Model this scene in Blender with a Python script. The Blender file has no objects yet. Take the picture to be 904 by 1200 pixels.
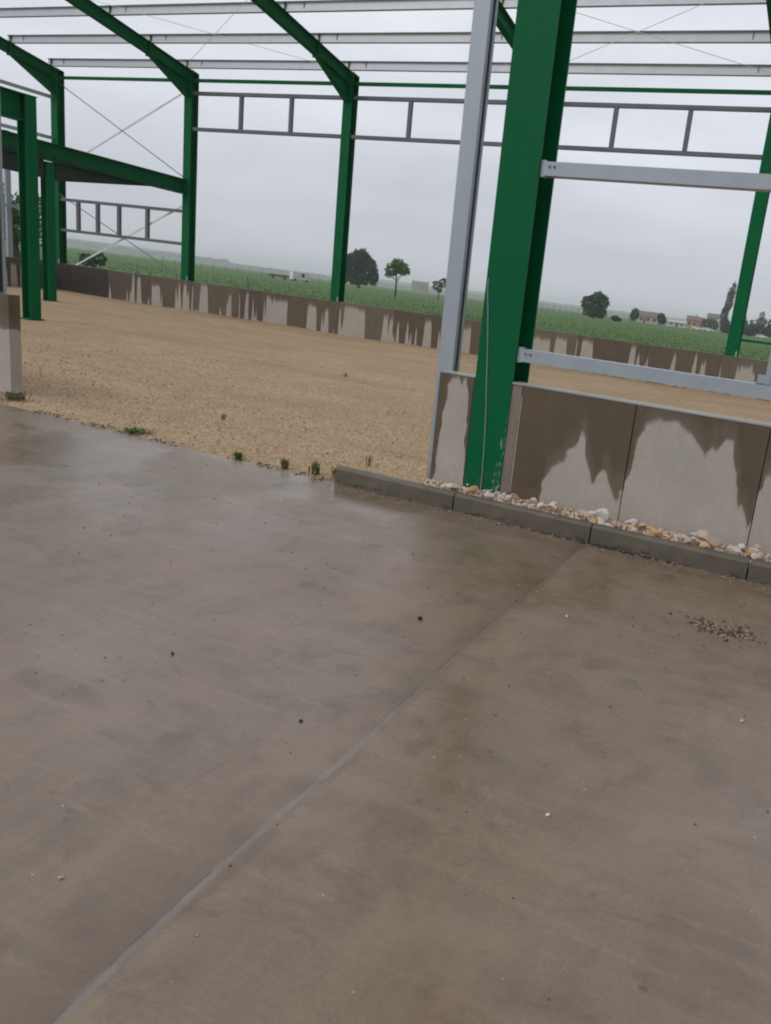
import bpy, bmesh, math, random
from mathutils import Vector, Matrix, noise
R = math.radians
random.seed(7)
scene = bpy.context.scene
COL = scene.collection

# ------------------------------------------------------------------ camera
F_PX, PITCH, ROLL, YAW, CAM_H, CX = 937.9, R(14.624), R(7.25), R(21.8435), 1.436, 591.46
fwd = Vector((-math.sin(YAW)*math.cos(PITCH), math.cos(YAW)*math.cos(PITCH), -math.sin(PITCH)))
rt0 = Vector((math.cos(YAW), math.sin(YAW), 0)); up0 = rt0.cross(fwd)
rt = rt0*math.cos(ROLL)+up0*math.sin(ROLL); up = -rt0*math.sin(ROLL)+up0*math.cos(ROLL)
cd = bpy.data.cameras.new('camera'); cam = bpy.data.objects.new('camera', cd); COL.objects.link(cam)
m = Matrix((rt, up, -fwd)).transposed().to_4x4(); m.translation = (0, 0, CAM_H); cam.matrix_world = m
cd.sensor_width = 36; cd.lens = F_PX/1200*36; cd.shift_x = (452-CX)/1200
cd.clip_start = .05; cd.clip_end = 20000
scene.camera = cam

# ------------------------------------------------------------------ world, sun, exposure
SUN_EL, SUN_AZ = R(42), R(218)
world = bpy.data.worlds.new('World'); scene.world = world; world.use_nodes = True
wn, wl = world.node_tree.nodes, world.node_tree.links
wn.clear()
wo = wn.new('ShaderNodeOutputWorld'); bg = wn.new('ShaderNodeBackground'); bg.inputs['Strength'].default_value = .1
sky = wn.new('ShaderNodeTexSky'); sky.sky_type = 'NISHITA'; sky.sun_disc = False
sky.sun_elevation = SUN_EL; sky.sun_rotation = SUN_AZ
tc = wn.new('ShaderNodeTexCoord'); sx = wn.new('ShaderNodeSeparateXYZ'); wl.new(tc.outputs['Generated'], sx.inputs[0])
rp = wn.new('ShaderNodeValToRGB'); wl.new(sx.outputs['Z'], rp.inputs[0])
cr = rp.color_ramp; cr.elements[0].position = 0; cr.elements[0].color = (.60, .625, .70, 1)
for p_, c_ in ((.07, (.57, .592, .662, 1)), (.17, (.72, .745, .81, 1)), (.32, (.80, .83, .895, 1)), (1.0, (.88, .89, .92, 1))):
    e = cr.elements.new(p_) if p_ < 1 else cr.elements[-1]
    e.position = p_; e.color = c_
mp = wn.new('ShaderNodeMapping'); mp.inputs['Scale'].default_value = (1.6, 1.6, 5.5); wl.new(tc.outputs['Generated'], mp.inputs[0])
nz = wn.new('ShaderNodeTexNoise'); nz.inputs['Scale'].default_value = 2.3; nz.inputs['Detail'].default_value = 5; nz.inputs['Roughness'].default_value = .5
wl.new(mp.outputs[0], nz.inputs['Vector'])
mr = wn.new('ShaderNodeMapRange'); mr.inputs[1].default_value = .3; mr.inputs[2].default_value = .7; mr.inputs[3].default_value = 8.7; mr.inputs[4].default_value = 10.5
wl.new(nz.outputs[0], mr.inputs[0])
az_ = wn.new('ShaderNodeMapRange'); az_.interpolation_type = 'SMOOTHSTEP'; az_.inputs[1].default_value = .2; az_.inputs[2].default_value = .85; az_.inputs[3].default_value = 1.04; az_.inputs[4].default_value = .32  # sky dimmed toward +X, out of view, added to darken the steel recesses
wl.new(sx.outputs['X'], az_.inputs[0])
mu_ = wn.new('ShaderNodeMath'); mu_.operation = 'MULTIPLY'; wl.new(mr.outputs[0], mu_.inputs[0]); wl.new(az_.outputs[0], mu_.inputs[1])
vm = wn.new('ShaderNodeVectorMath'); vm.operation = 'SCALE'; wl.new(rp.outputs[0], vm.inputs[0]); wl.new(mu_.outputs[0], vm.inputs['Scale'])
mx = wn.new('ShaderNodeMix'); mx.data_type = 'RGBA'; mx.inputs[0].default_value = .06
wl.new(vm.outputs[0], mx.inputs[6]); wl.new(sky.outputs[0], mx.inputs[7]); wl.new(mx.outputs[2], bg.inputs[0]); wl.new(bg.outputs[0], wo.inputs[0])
sd = bpy.data.lights.new('sun', 'SUN'); sd.energy = .6; sd.angle = R(25); sd.color = (1, .97, .93)
so = bpy.data.objects.new('sun', sd); COL.objects.link(so)
sdir = Vector((math.sin(SUN_AZ)*math.cos(SUN_EL), math.cos(SUN_AZ)*math.cos(SUN_EL), math.sin(SUN_EL)))
so.rotation_euler = sdir.to_track_quat('Z', 'Y').to_euler()
scene.view_settings.view_transform = 'Standard'; scene.view_settings.look = 'None'
scene.view_settings.exposure = .06; scene.view_settings.gamma = 1
scene.cycles.filter_width = 2.0
scene.cycles.volume_bounces = 1

# ------------------------------------------------------------------ node helper
class NT:
    def __init__(s, name):
        s.m = bpy.data.materials.new(name); s.m.use_nodes = True
        s.n, s.l = s.m.node_tree.nodes, s.m.node_tree.links
        s.b = s.n['Principled BSDF']; s.out = s.n['Material Output']
        s.tc = s.n.new('ShaderNodeTexCoord')
    def set(s, sock, v):
        if hasattr(v, 'links') or isinstance(v, bpy.types.NodeSocket): s.l.new(v, sock)
        elif isinstance(v, (tuple, list)) and len(v) == 3 and sock.type == 'RGBA': sock.default_value = (*v, 1)
        else: sock.default_value = v
    def map(s, scale=(1, 1, 1), loc=(0, 0, 0), rot=(0, 0, 0), src='Object'):
        n = s.n.new('ShaderNodeMapping'); n.inputs['Scale'].default_value = scale; n.inputs['Location'].default_value = loc
        n.inputs['Rotation'].default_value = rot; s.l.new(s.tc.outputs[src], n.inputs[0]); return n.outputs[0]
    def noise(s, vec, scale, detail=4, rough=.55, dist=0):
        n = s.n.new('ShaderNodeTexNoise'); s.l.new(vec, n.inputs['Vector'])
        n.inputs['Scale'].default_value = scale; n.inputs['Detail'].default_value = detail
        n.inputs['Roughness'].default_value = rough; n.inputs['Distortion'].default_value = dist; return n.outputs[0]
    def vor(s, vec, scale, feat='F1', out='Distance', rnd=1):
        n = s.n.new('ShaderNodeTexVoronoi'); s.l.new(vec, n.inputs['Vector']); n.feature = feat
        n.inputs['Scale'].default_value = scale; n.inputs['Randomness'].default_value = rnd; return n.outputs[out]
    def ramp(s, v, stops, interp='LINEAR'):
        n = s.n.new('ShaderNodeValToRGB'); n.color_ramp.interpolation = interp; s.l.new(v, n.inputs[0]); c = n.color_ramp
        while len(c.elements) < len(stops): c.elements.new(.5)
        for e, (p, col) in zip(c.elements, stops):
            e.position = p; e.color = (*col, 1) if not isinstance(col, (int, float)) else (col, col, col, 1)
        return n.outputs[0]
    def rng(s, v, a, b, c=0., d=1., smooth=False):
        n = s.n.new('ShaderNodeMapRange'); n.interpolation_type = 'SMOOTHSTEP' if smooth else 'LINEAR'
        s.set(n.inputs[0], v)
        for i, x in enumerate((a, b, c, d)): s.set(n.inputs[i+1], x)
        return n.outputs[0]
    def mix(s, f, a, b, mode='MIX'):
        n = s.n.new('ShaderNodeMix'); n.data_type = 'RGBA'; n.blend_type = mode
        s.set(n.inputs[0], f); s.set(n.inputs[6], a); s.set(n.inputs[7], b); return n.outputs[2]
    def math(s, op, a, b=0.):
        n = s.n.new('ShaderNodeMath'); n.operation = op; s.set(n.inputs[0], a); s.set(n.inputs[1], b); return n.outputs[0]
    def sep(s, v):
        n = s.n.new('ShaderNodeSeparateXYZ'); s.l.new(v, n.inputs[0]); return n.outputs
    def bump(s, h, strength=.5, dist=.01, prev=None):
        n = s.n.new('ShaderNodeBump'); s.l.new(h, n.inputs['Height']); n.inputs['Strength'].default_value = strength
        n.inputs['Distance'].default_value = dist
        if prev: s.l.new(prev, n.inputs['Normal'])
        return n.outputs[0]
    def fin(s, col=None, rough=None, normal=None, metal=None, spec=None):
        for k, v in (('Base Color', col), ('Roughness', rough), ('Normal', normal), ('Metallic', metal), ('Specular IOR Level', spec)):
            if v is not None: s.set(s.b.inputs[k], v)
        return s.m

def simple(name, col, rough=.6, metal=0., var=.12, scale=3., spec=.5):
    t = NT(name); v = t.noise(t.map(), scale, 4)
    d = tuple(c*(1-var) for c in col); l = tuple(min(1, c*(1+var)) for c in col)
    return t.fin(t.ramp(v, [(.3, d), (.7, l)]), rough, None, metal, spec)

# ---- green paint
def m_green():
    t = NT('green_paint'); v = t.noise(t.map((1, 1, .4)), 2.5, 5)
    c = t.ramp(v, [(.3, (.001, .118, .040)), (.7, (.002, .140, .049))])
    d = t.noise(t.map((6, 6, 1)), 6, 5, .7)
    c = t.mix(t.rng(d, .66, .8, 0, .25), c, (.09, .13, .09))
    r = t.rng(v, .3, .7, .42, .55)
    return t.fin(c, r, t.bump(t.noise(t.map(), 40, 2), .05, .002), 0, .12)
GREEN = m_green()
def m_green_scr():
    # the same paint with peeling film and scuffs low along both flange edges (object origin at column foot, centre)
    t = NT('green_paint_scuffed'); v = t.noise(t.map((1, 1, .4)), 2.5, 5)
    c = t.ramp(v, [(.3, (.001, .118, .040)), (.7, (.0015, .130, .045))])
    s_ = t.sep(t.tc.outputs['Object'])
    ax = t.math('ABSOLUTE', s_[0])
    wid = t.rng(s_[2], 0.05, .75, .075, .004)
    edge = t.math('GREATER_THAN', ax, t.math('SUBTRACT', .146, wid))
    right = t.rng(s_[0], -.02, .02, .45, 1)
    n1 = t.noise(t.map((14, 14, 5)), 2.6, 6, .75, .6)
    mk = t.math('MULTIPLY', edge, t.rng(t.math('MULTIPLY', n1, right), .56, .60))
    mk = t.math('MULTIPLY', mk, t.rng(s_[2], .9, .55))
    c = t.mix(mk, c, (.25, .42, .33))
    n2 = t.noise(t.map((2, 2, 30), (0, 0, 0), (0, .5, 0)), 3, 3, .7)
    c = t.mix(t.math('MULTIPLY', t.rng(n2, .76, .8), .12), c, (.2, .3, .24))
    dirt = t.math('MULTIPLY', t.rng(s_[2], .25, 0), t.rng(n1, .45, .62))
    c = t.mix(t.math('MULTIPLY', dirt, .5), c, (.16, .12, .08))
    return t.fin(c, t.rng(v, .3, .7, .42, .52), t.bump(mk, .4, .002), 0, .14)
GREEN_SC = m_green_scr()
DKGREEN = simple('dark_green_plate', (.012, .028, .022), .6)
def m_galv():
    t = NT('galvanised_steel'); a = t.vor(t.map(), 35, 'F1', 'Color'); s_ = t.sep(a)
    b = t.noise(t.map((1, 1, .6)), 5, 5)
    c = t.mix(.10, t.ramp(b, [(.3, (.38, .43, .48)), (.7, (.46, .505, .55))]), t.ramp(s_[0], [(0, (.24, .27, .30)), (1, (.42, .45, .48))]))
    return t.fin(c, t.rng(b, .3, .7, .38, .6), None, .45, .5)
GALV = m_galv()
GALV_GLARE = simple('glare_paled_galvanised_steel', (.50, .52, .56), .45, .25, .06)  # purlin steel, paler than GALV: fog glare painted into the colour
GALV_DK = simple('dull_galvanised_steel', (.17, .175, .20), .55, .3)
def m_conc_slab():
    t = NT('wet_concrete_slab'); o = t.map()
    big = t.noise(t.map((1, 1, 1)), .55, 4, .5, .4); mid = t.noise(t.map((1, 1.5, 1)), 2.2, 6, .62, .5)
    fine = t.noise(o, 60, 4, .7); streak = t.noise(t.map((7, .7, 1), (0, 0, 0), (0, 0, R(-24))), 1.5, 6, .68)
    streak2 = t.noise(t.map((.6, 8, 1), (0, 0, 0), (0, 0, R(-24))), 2.1, 4, .6)
    c = t.ramp(mid, [(.30, (0.121, 0.094, 0.066)), (.45, (0.161, 0.123, 0.086)), (.62, (0.178, 0.139, 0.099)), (.8, (0.213, 0.169, 0.124))])
    c = t.mix(t.rng(big, .40, .60, 0, .75), c, t.ramp(mid, [(.25, (0.121, 0.106, 0.086)), (.75, (0.181, 0.158, 0.129))]))
    c = t.mix(t.rng(streak, .45, .68, 0, .5), c, (0.217, 0.169, 0.119))
    c = t.mix(t.rng(streak2, .50, .68, 0, .45), c, (0.229, 0.184, 0.132))
    c = t.mix(t.rng(fine, .35, .7, .0, .38), c, (0.089, 0.069, 0.050))
    # small dark wet spots
    sp = t.vor(t.map((1, 1.25, 1)), 9, 'F1'); gate = t.rng(t.noise(o, 1.1, 3), .48, .56)
    spn = t.math('ADD', sp, t.math('MULTIPLY', t.noise(o, 30, 3), .12))
    c = t.mix(t.math('MULTIPLY', t.rng(spn, .19, .14), t.math('MULTIPLY', gate, .75)), c, (0.057, 0.044, 0.031))
    sp2 = t.vor(t.map((1.1, 1, 1), (3, 1, 0)), 2.3, 'F1')
    c = t.mix(t.math('MULTIPLY', t.rng(t.math('ADD', sp2, t.math('MULTIPLY', t.noise(o, 9, 5, .7), .3)), .31, .24), .5), c, (0.080, 0.060, 0.041))
    # worn dark band beside the saw cut, and the light dried lip
    s_ = t.sep(t.tc.outputs['Object'])
    jx = t.math('ADD', s_[0], t.math('ADD', 1.085, t.math('MULTIPLY', s_[1], .052)))
    jw = t.math('ADD', jx, t.math('MULTIPLY', t.math('SUBTRACT', t.noise(o, 3, 4), .5), .22))
    band = t.math('MULTIPLY', t.rng(jw, -.20, -.04), t.rng(jw, .02, .0))
    c = t.mix(t.math('MULTIPLY', band, .45), c, (0.080, 0.060, 0.041))
    # saw cut filled with blue-grey mortar, fading to a hairline towards the kerb
    fcv = t.n.new('ShaderNodeFloatCurve'); cu = fcv.mapping.curves[0]
    jp = [(0, .0), (.85, 1.13), (1.23, 1.165), (1.58, 1.185), (1.97, 1.20), (2.51, 1.235), (3.04, 1.265), (3.95, 1.30), (4.84, 1.335)]
    jp[0] = (0, 1.0)
    qs = [(a/4.84, b-1.) for a, b in jp]
    while len(cu.points) < len(qs): cu.points.new(.5, .5)
    for p, q in zip(cu.points, qs): p.location = q
    fcv.mapping.update(); t.l.new(t.rng(s_[1], 0, 4.84), fcv.inputs['Value'])
    jd = t.math('ADD', t.math('ADD', s_[0], 1.), fcv.outputs[0])
    jd = t.math('ADD', jd, t.math('MULTIPLY', t.math('SUBTRACT', t.noise(o, 11, 5, .7), .5), .016))
    jd_ = t.math('ABSOLUTE', jd)
    half = t.rng(s_[1], 1.7, 2.7, .0115, .005)
    patchy = t.rng(t.noise(o, 5, 4, .7), .34, .55, .35, 1)
    fade = t.math('MULTIPLY', t.rng(s_[1], 1.9, 3.2, .62, .22), patchy)
    line = t.math('MULTIPLY', t.rng(t.math('SUBTRACT', jd_, half), .006, -.006), fade)
    c = t.mix(line, c, (.185, .195, .195))
    hair = t.math('MULTIPLY', t.rng(t.math('ABSOLUTE', t.math('ADD', jd, .010)), .006, .001), t.rng(t.noise(o, 6, 3), .42, .55, .1, .6))
    c = t.mix(hair, c, (.045, .035, .028))
    lip = t.math('MULTIPLY', t.rng(jd, .0, .02), t.rng(jd, .26, .03)); lip = t.math('MULTIPLY', lip, t.rng(t.noise(o, 2.2, 5, .6), .45, .65, 0, .55))
    c = t.mix(lip, c, (.25, .20, .15))
    # distinct stain, far left front
    dx = t.math('DIVIDE', t.math('ADD', s_[0], 2.24), .21); dy = t.math('DIVIDE', t.math('SUBTRACT', s_[1], 1.72), .07)
    dd = t.math('ADD', t.math('MULTIPLY', dx, dx), t.math('MULTIPLY', dy, dy))
    dd = t.math('ADD', dd, t.math('MULTIPLY', t.noise(o, 12, 4), 1.4))
    c = t.mix(t.math('MULTIPLY', t.rng(dd, 1.9, 1.2), .8), c, (0.072, 0.055, 0.031))
    wh = t.vor(t.map((1, 1, 1), (7, 3, 0)), 14, 'F1'); c = t.mix(t.math('MULTIPLY', t.rng(wh, .055, .04), t.rng(t.noise(o, 1.7, 2), .45, .55)), c, (.42, .39, .34))
    # film of water: smoother where wet
    wet = t.noise(t.map((1, 1.2, 1), (5, 2, 0)), .8, 4, .55, .3)
    r = t.math('ADD', t.rng(wet, .44, .53, .17, .36), t.rng(fine, .3, .7, -.02, .05))
    nb = t.bump(t.noise(o, 130, 3, .6), .10, .003)
    nb = t.bump(mid, .12, .02, nb)
    blo = t.noise(t.map((1, 1.3, 1), (9, 4, 0)), 4.5, 6, .7, .8); c = t.mix(t.rng(blo, .52, .66, 0, .5), c, (.085, .062, .045))
    blo2 = t.noise(t.map((1.2, 1, 1), (2, 8, 0)), 1.4, 6, .68, .5); c = t.mix(t.rng(blo2, .50, .62, 0, .5), c, (.21, .165, .125))
    c = t.mix(1., c, (1.20, 1.085, 1.0), 'MULTIPLY')
    gr = t.noise(o, 220, 3, .8); c = t.mix(t.rng(gr, .52, .72, 0, .35), c, (.30, .25, .20)); c = t.mix(t.rng(gr, .46, .30, 0, .35), c, (.06, .048, .036))
    return t.fin(c, r, nb, 0, .6)
SLAB = m_conc_slab()
def m_gravel():
    t = NT('beige_gravel'); o = t.map()
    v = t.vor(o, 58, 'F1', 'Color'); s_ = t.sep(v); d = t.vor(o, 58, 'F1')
    c = t.ramp(s_[0], [(0, (0.343, 0.228, 0.126)), (.35, (0.458, 0.318, 0.187)), (.7, (0.562, 0.406, 0.252)), (1, (0.710, 0.557, 0.383))])
    big = t.noise(t.map((1, 1.6, 1)), .5, 5, .6, .4)
    rut = t.noise(t.map((.35, 2.2, 1), (0, 0, 0), (0, 0, R(28))), .8, 5, .65, .6); c = t.mix(t.rng(rut, .5, .68, 0, .5), c, (0.259, 0.201, 0.128))
    pat = t.noise(t.map((1, 1, 1), (4, 4, 0)), 1.6, 6, .7, .4); c = t.mix(t.rng(pat, .55, .68, 0, .4), c, (0.674, 0.561, 0.400))
    c = t.mix(t.rng(big, .35, .7, 0, .5), c, (0.310, 0.212, 0.121))
    c = t.mix(t.rng(t.noise(o, 5, 5, .65), .45, .7, 0, .35), c, (0.310, 0.222, 0.137))
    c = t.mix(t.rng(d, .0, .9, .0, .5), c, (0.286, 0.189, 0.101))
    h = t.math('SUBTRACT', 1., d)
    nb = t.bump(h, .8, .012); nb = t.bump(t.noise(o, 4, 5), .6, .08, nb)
    return t.fin(c, .85, nb, 0, .2)
GRAVEL = m_gravel()
def m_wall(name, X=None, seed=0, tall=.88, fx=2.6, wetb=(.140, .103, .064), dry=(.50, .455, .40), axis=0, band=None, bias=0.):
    """precast concrete: rain-dark from the top, dry patches standing up from the foot. X: [(world x, dry height)] outline."""
    t = NT(name); o = t.map(); s_ = t.sep(t.tc.outputs['Object']); x, z = s_[axis], s_[2]
    wob = t.math('MULTIPLY', t.math('SUBTRACT', t.noise(o, 7, 3, .5), .5), .14 if X else .05)
    if X:
        x0, x1 = X[0][0], X[-1][0]
        fc = t.n.new('ShaderNodeFloatCurve'); cu = fc.mapping.curves[0]
        pts = [((a-x0)/(x1-x0), b) for a, b in X]
        while len(cu.points) < len(pts): cu.points.new(.5, .5)
        for p, q in zip(cu.points, pts): p.location = q; p.handle_type = 'VECTOR'
        fc.mapping.update()
        xx = t.rng(t.math('ADD', x, t.math('MULTIPLY', wob, .5)), x0, x1)
        t.l.new(xx, fc.inputs['Value']); T = fc.outputs[0]
        k = t.rng(t.math('SUBTRACT', t.math('ADD', T, wob), z), -.02, .026, 0, 1, True)
    else:
        sc = (fx, .01, .03) if axis == 0 else (.01, fx, .03)
        n = t.noise(t.map(sc, (seed, seed*3.1, 0)), 1.7, 2.2, .45, .0)
        fine_ = t.math('MULTIPLY', t.math('SUBTRACT', t.noise(t.map((7, 7, .3)), 2.2, 3), .5), .22)
        T = t.math('ADD', t.rng(n, .45-bias, .56-bias, -.1, tall*.80, True), t.math('ADD', fine_, t.math('MULTIPLY', t.math('SUBTRACT', t.noise(t.map((.9, .9, .05), (seed, 0, 0)), 1., 2), .5), .5)))
        k = t.rng(t.math('SUBTRACT', t.math('ADD', T, wob), z), -.06, .06, 0, 1, True)
    g = t.noise(o, 3.5, 6, .65, .2); f = t.noise(o, 45, 3, .6); vs = t.noise(t.map((9, 9, .5)), 2, 4, .6)
    wetc = t.mix(t.rng(g, .3, .7, 0, .7), tuple(c*.80 for c in wetb), tuple(c*1.15 for c in wetb))
    wetc = t.mix(t.rng(vs, .4, .7, 0, .35), wetc, tuple(c*.7 for c in wetb))
    dryc = t.mix(t.rng(g, .3, .7, 0, .8), tuple(c*.86 for c in dry), tuple(min(1, c*1.07) for c in dry))
    dryc = t.mix(t.rng(vs, .5, .75, 0, .25), dryc, tuple(c*.75 for c in dry))
    fe = t.rng(t.math('SUBTRACT', t.math('ADD', T, wob), z), -.16, 0., 0, .35)
    wetc = t.mix(fe, wetc, tuple((a+b)*.42 for a, b in zip(wetb, dry)))
    c = t.mix(k, wetc, dryc)
    pore = t.vor(o, 26, 'F1'); pg = t.rng(t.noise(o, 4.1, 2), .5, .56)
    c = t.mix(t.math('MULTIPLY', t.math('MULTIPLY', t.rng(pore, .11, .07), pg), .75), c, (.06, .05, .04))
    c = t.mix(t.rng(f, .3, .8, 0, .15), c, (.13, .11, .09))
    r = t.rng(k, 0, 1, .38, .8)
    return t.fin(c, r, t.bump(t.noise(o, 22, 5, .6), .18, .006), 0, .4)
KERB = None
def m_kerb():
    t = NT('kerb_concrete'); o = t.map(); g = t.noise(o, 5, 6, .65)
    c = t.ramp(g, [(.25, (.095, .080, .058)), (.5, (.135, .114, .085)), (.75, (.18, .155, .12))])
    c = t.mix(t.rng(t.noise(o, 120, 3), .4, .75, 0, .5), c, (.08, .07, .055))
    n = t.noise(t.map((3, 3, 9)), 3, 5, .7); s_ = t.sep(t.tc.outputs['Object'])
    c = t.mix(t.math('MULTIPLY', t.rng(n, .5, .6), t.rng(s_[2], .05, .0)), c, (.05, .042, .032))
    return t.fin(c, .62, t.bump(t.noise(o, 90, 4, .7), .3, .004), 0, .4)
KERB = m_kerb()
def m_stone(name, a, b, c3):
    t = NT(name); n = t.noise(t.map(src='Object'), 14, 5, .6)
    c = t.ramp(n, [(.3, a), (.55, b), (.75, c3)])
    return t.fin(c, .75, t.bump(t.noise(t.map(), 50, 4), .4, .004), 0, .3)
ST = [m_stone('pale_stone', (.56, .50, .44), (.68, .62, .56), (.78, .74, .69)),
      m_stone('orange_stone', (.52, .30, .13), (.60, .40, .22), (.62, .50, .38)),
      m_stone('pink_stone', (.46, .33, .27), (.58, .45, .38), (.64, .54, .47))]
CLOD = simple('dark_soil_clod', (.05, .04, .03), .9)
def m_field():
    t = NT('field_ground'); o = t.map()
    a = t.noise(t.map((1, 1, 1)), .03, 6, .6); b = t.noise(t.map((.25, 1, 1), rot=(0, 0, R(18))), .22, 5, .6)
    c = t.ramp(a, [(.3, (.082, .150, .046)), (.6, (.100, .172, .056)), (.8, (.125, .185, .070))])
    c = t.mix(t.rng(b, .4, .7, 0, .5), c, (.060, .110, .038))
    return t.fin(c, .9, t.bump(t.noise(o, 1.2, 6, .7), .5, .15), 0, .1)
FIELD = m_field()
SOIL = simple('packed_soil', (.16, .12, .08), .9)
def leafmat(name, a, b):
    t = NT(name); n = t.noise(t.map(), .7, 4); 
    oi = t.n.new('ShaderNodeNewGeometry'); c = t.mix(oi.outputs['Random Per Island'], a, b)
    c = t.mix(t.rng(n, .35, .65, 0, .4), c, tuple(x*.7 for x in a))
    t.b.inputs['Subsurface Weight'].default_value = 0
    return t.fin(c, .6, None, 0, .3)
L_DARK = leafmat('dark_leaves', (.014, .046, .018), (.034, .088, .030))
L_MID = leafmat('green_leaves', (.070, .170, .025), (.120, .260, .045))
L_BUSH = leafmat('bush_leaves', (.030, .070, .028), (.062, .120, .045))
L_YEL = leafmat('yellow_green_leaves', (.09, .105, .035), (.16, .16, .06))
L_BRN = leafmat('brownish_poplar_leaves', (.050, .050, .040), (.085, .082, .062))
GRASS = leafmat('grass_blades', (.095, .165, .050), (.120, .190, .062))
BARK = simple('bark', (.09, .07, .05), .9)

# ------------------------------------------------------------------ object helpers
def obj(name, bm, mat, parent=None, loc=None, smooth=False):
    me = bpy.data.meshes.new(name); bmesh.ops.recalc_face_normals(bm, faces=bm.faces[:])
    bm.to_mesh(me); bm.free()
    if smooth:
        for p in me.polygons: p.use_smooth = True
    for mm in (mat if isinstance(mat, list) else [mat]): me.materials.append(mm)
    o = bpy.data.objects.new(name, me); COL.objects.link(o)
    if parent: o.parent = parent
    if loc: o.location = loc
    return o
def tag(o, label, cat, group=None):
    o['label'] = label; o['category'] = cat
    if group: o['group'] = group
    return o
def thing(name, label, cat, loc=(0, 0, 0), rz=0, group=None):
    o = bpy.data.objects.new(name, None); COL.objects.link(o); o.location = loc; o.rotation_euler = (0, 0, rz)
    o.empty_display_size = .2
    return tag(o, label, cat, group)
def struct(o, kind='structure'): o['kind'] = kind; return o
def dup(root, loc, label, rz=None):
    r = root.copy(); COL.objects.link(r); r.location = loc; r['label'] = label
    if rz is not None: r.rotation_euler = (0, 0, rz)
    for ch in list(root.children):
        c = ch.copy(); COL.objects.link(c); c.parent = r
        for g in ch.children:
            d = g.copy(); COL.objects.link(d); d.parent = c
    return r
def box(bm, x0, x1, y0, y1, z0, z1, bev=0):
    vs = [bm.verts.new((x, y, z)) for x in (x0, x1) for y in (y0, y1) for z in (z0, z1)]
    fs = [bm.faces.new([vs[i] for i in q]) for q in ((0, 1, 3, 2), (4, 6, 7, 5), (0, 4, 5, 1), (2, 3, 7, 6), (0, 2, 6, 4), (1, 5, 7, 3))]
    if bev:
        es = list({e for f in fs for e in f.edges}); bmesh.ops.bevel(bm, geom=es, offset=bev, segments=2, affect='EDGES', profile=.6)
    return bm
def sweep(bm, prof, p0, p1, upv):
    """closed 2D profile [(a,b)] swept from p0 to p1; b runs along upv, a across"""
    p0, p1 = Vector(p0), Vector(p1); d = (p1-p0).normalized(); u = Vector(upv); u = (u-d*u.dot(d)).normalized(); s_ = d.cross(u)
    A = [bm.verts.new(p0+s_*a+u*b) for a, b in prof]; B = [bm.verts.new(p1+s_*a+u*b) for a, b in prof]; n = len(prof)
    for i in range(n): bm.faces.new((A[i], A[(i+1) % n], B[(i+1) % n], B[i]))
    bm.faces.new(A[::-1]); bm.faces.new(B); return bm
def iprof(w, h, tf, tw):
    W, H, t2 = w/2, h/2, tw/2
    return [(-W, -H), (W, -H), (W, -H+tf), (t2, -H+tf), (t2, H-tf), (W, H-tf), (W, H), (-W, H), (-W, H-tf), (-t2, H-tf), (-t2, -H+tf), (-W, -H+tf)]
def cprof(w, h, t, lip=.015):
    # C section open to +a
    W, H = w/2, h/2
    return [(-W, -H), (W, -H), (W, -H+lip), (W-t, -H+lip), (W-t, -H+t), (-W+t, -H+t), (-W+t, H-t), (W-t, H-t), (W-t, H-lip), (W, H-lip), (W, H), (-W, H)]
def zprof(w, h, t):
    H = h/2
    return [(-w, -H), (t/2, -H), (t/2, H-t), (w, H-t), (w, H), (-t/2, H), (-t/2, -H+t), (-w, -H+t)]
def rod(bm, p0, p1, r, n=6):
    return sweep(bm, [(r*math.cos(2*math.pi*i/n), r*math.sin(2*math.pi*i/n)) for i in range(n)], p0, p1, (0, .01, 1) if abs((Vector(p1)-Vector(p0)).normalized().z) < .95 else (1, 0, 0))
def tube(bm, pts, r, n=6):
    rings = []
    for i, p in enumerate(pts):
        p = Vector(p); d = (Vector(pts[min(i+1, len(pts)-1)])-Vector(pts[max(i-1, 0)])).normalized()
        a = d.orthogonal().normalized() if not rings else (ra-d*ra.dot(d)).normalized(); ra = a; b = d.cross(a)
        rr_ = r[i] if isinstance(r, (list, tuple)) else r
        rings.append([bm.verts.new(p+(a*math.cos(t)+b*math.sin(t))*rr_) for t in [2*math.pi*k/n for k in range(n)]])
    for A, B in zip(rings, rings[1:]):
        for k in range(n): bm.faces.new((A[k], A[(k+1) % n], B[(k+1) % n], B[k]))
    bm.faces.new(rings[0][::-1]); bm.faces.new(rings[-1]); return bm
def prism(bm, poly, axis, a, b):
    """polygon in the plane perpendicular to axis, extruded a..b"""
    f = {'x': lambda p, t: (t, p[0], p[1]), 'y': lambda p, t: (p[0], t, p[1]), 'z': lambda p, t: (p[0], p[1], t)}[axis]
    A = [bm.verts.new(f(p, a)) for p in poly]; B = [bm.verts.new(f(p, b)) for p in poly]; n = len(poly)
    for i in range(n): bm.faces.new((A[i], A[(i+1) % n], B[(i+1) % n], B[i]))
    bm.faces.new(A[::-1]); bm.faces.new(B); return bm
N = bmesh.new

# ------------------------------------------------------------------ layout constants (metres, from the fitted camera)
YK = 4.84            # slab edge / kerb face
YW = 5.32            # near wall face
YF = 19.55           # far column face
X0, S = -25.06, 5.556
HW = .885
TA = math.tan(R(10.46))
RIDGE_Y = 12.4

# ------------------------------------------------------------------ ground
bm = N(); box(bm, -45, 30, -40, YK, -.16, 0); struct(obj('concrete_slab', bm, SLAB))
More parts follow.
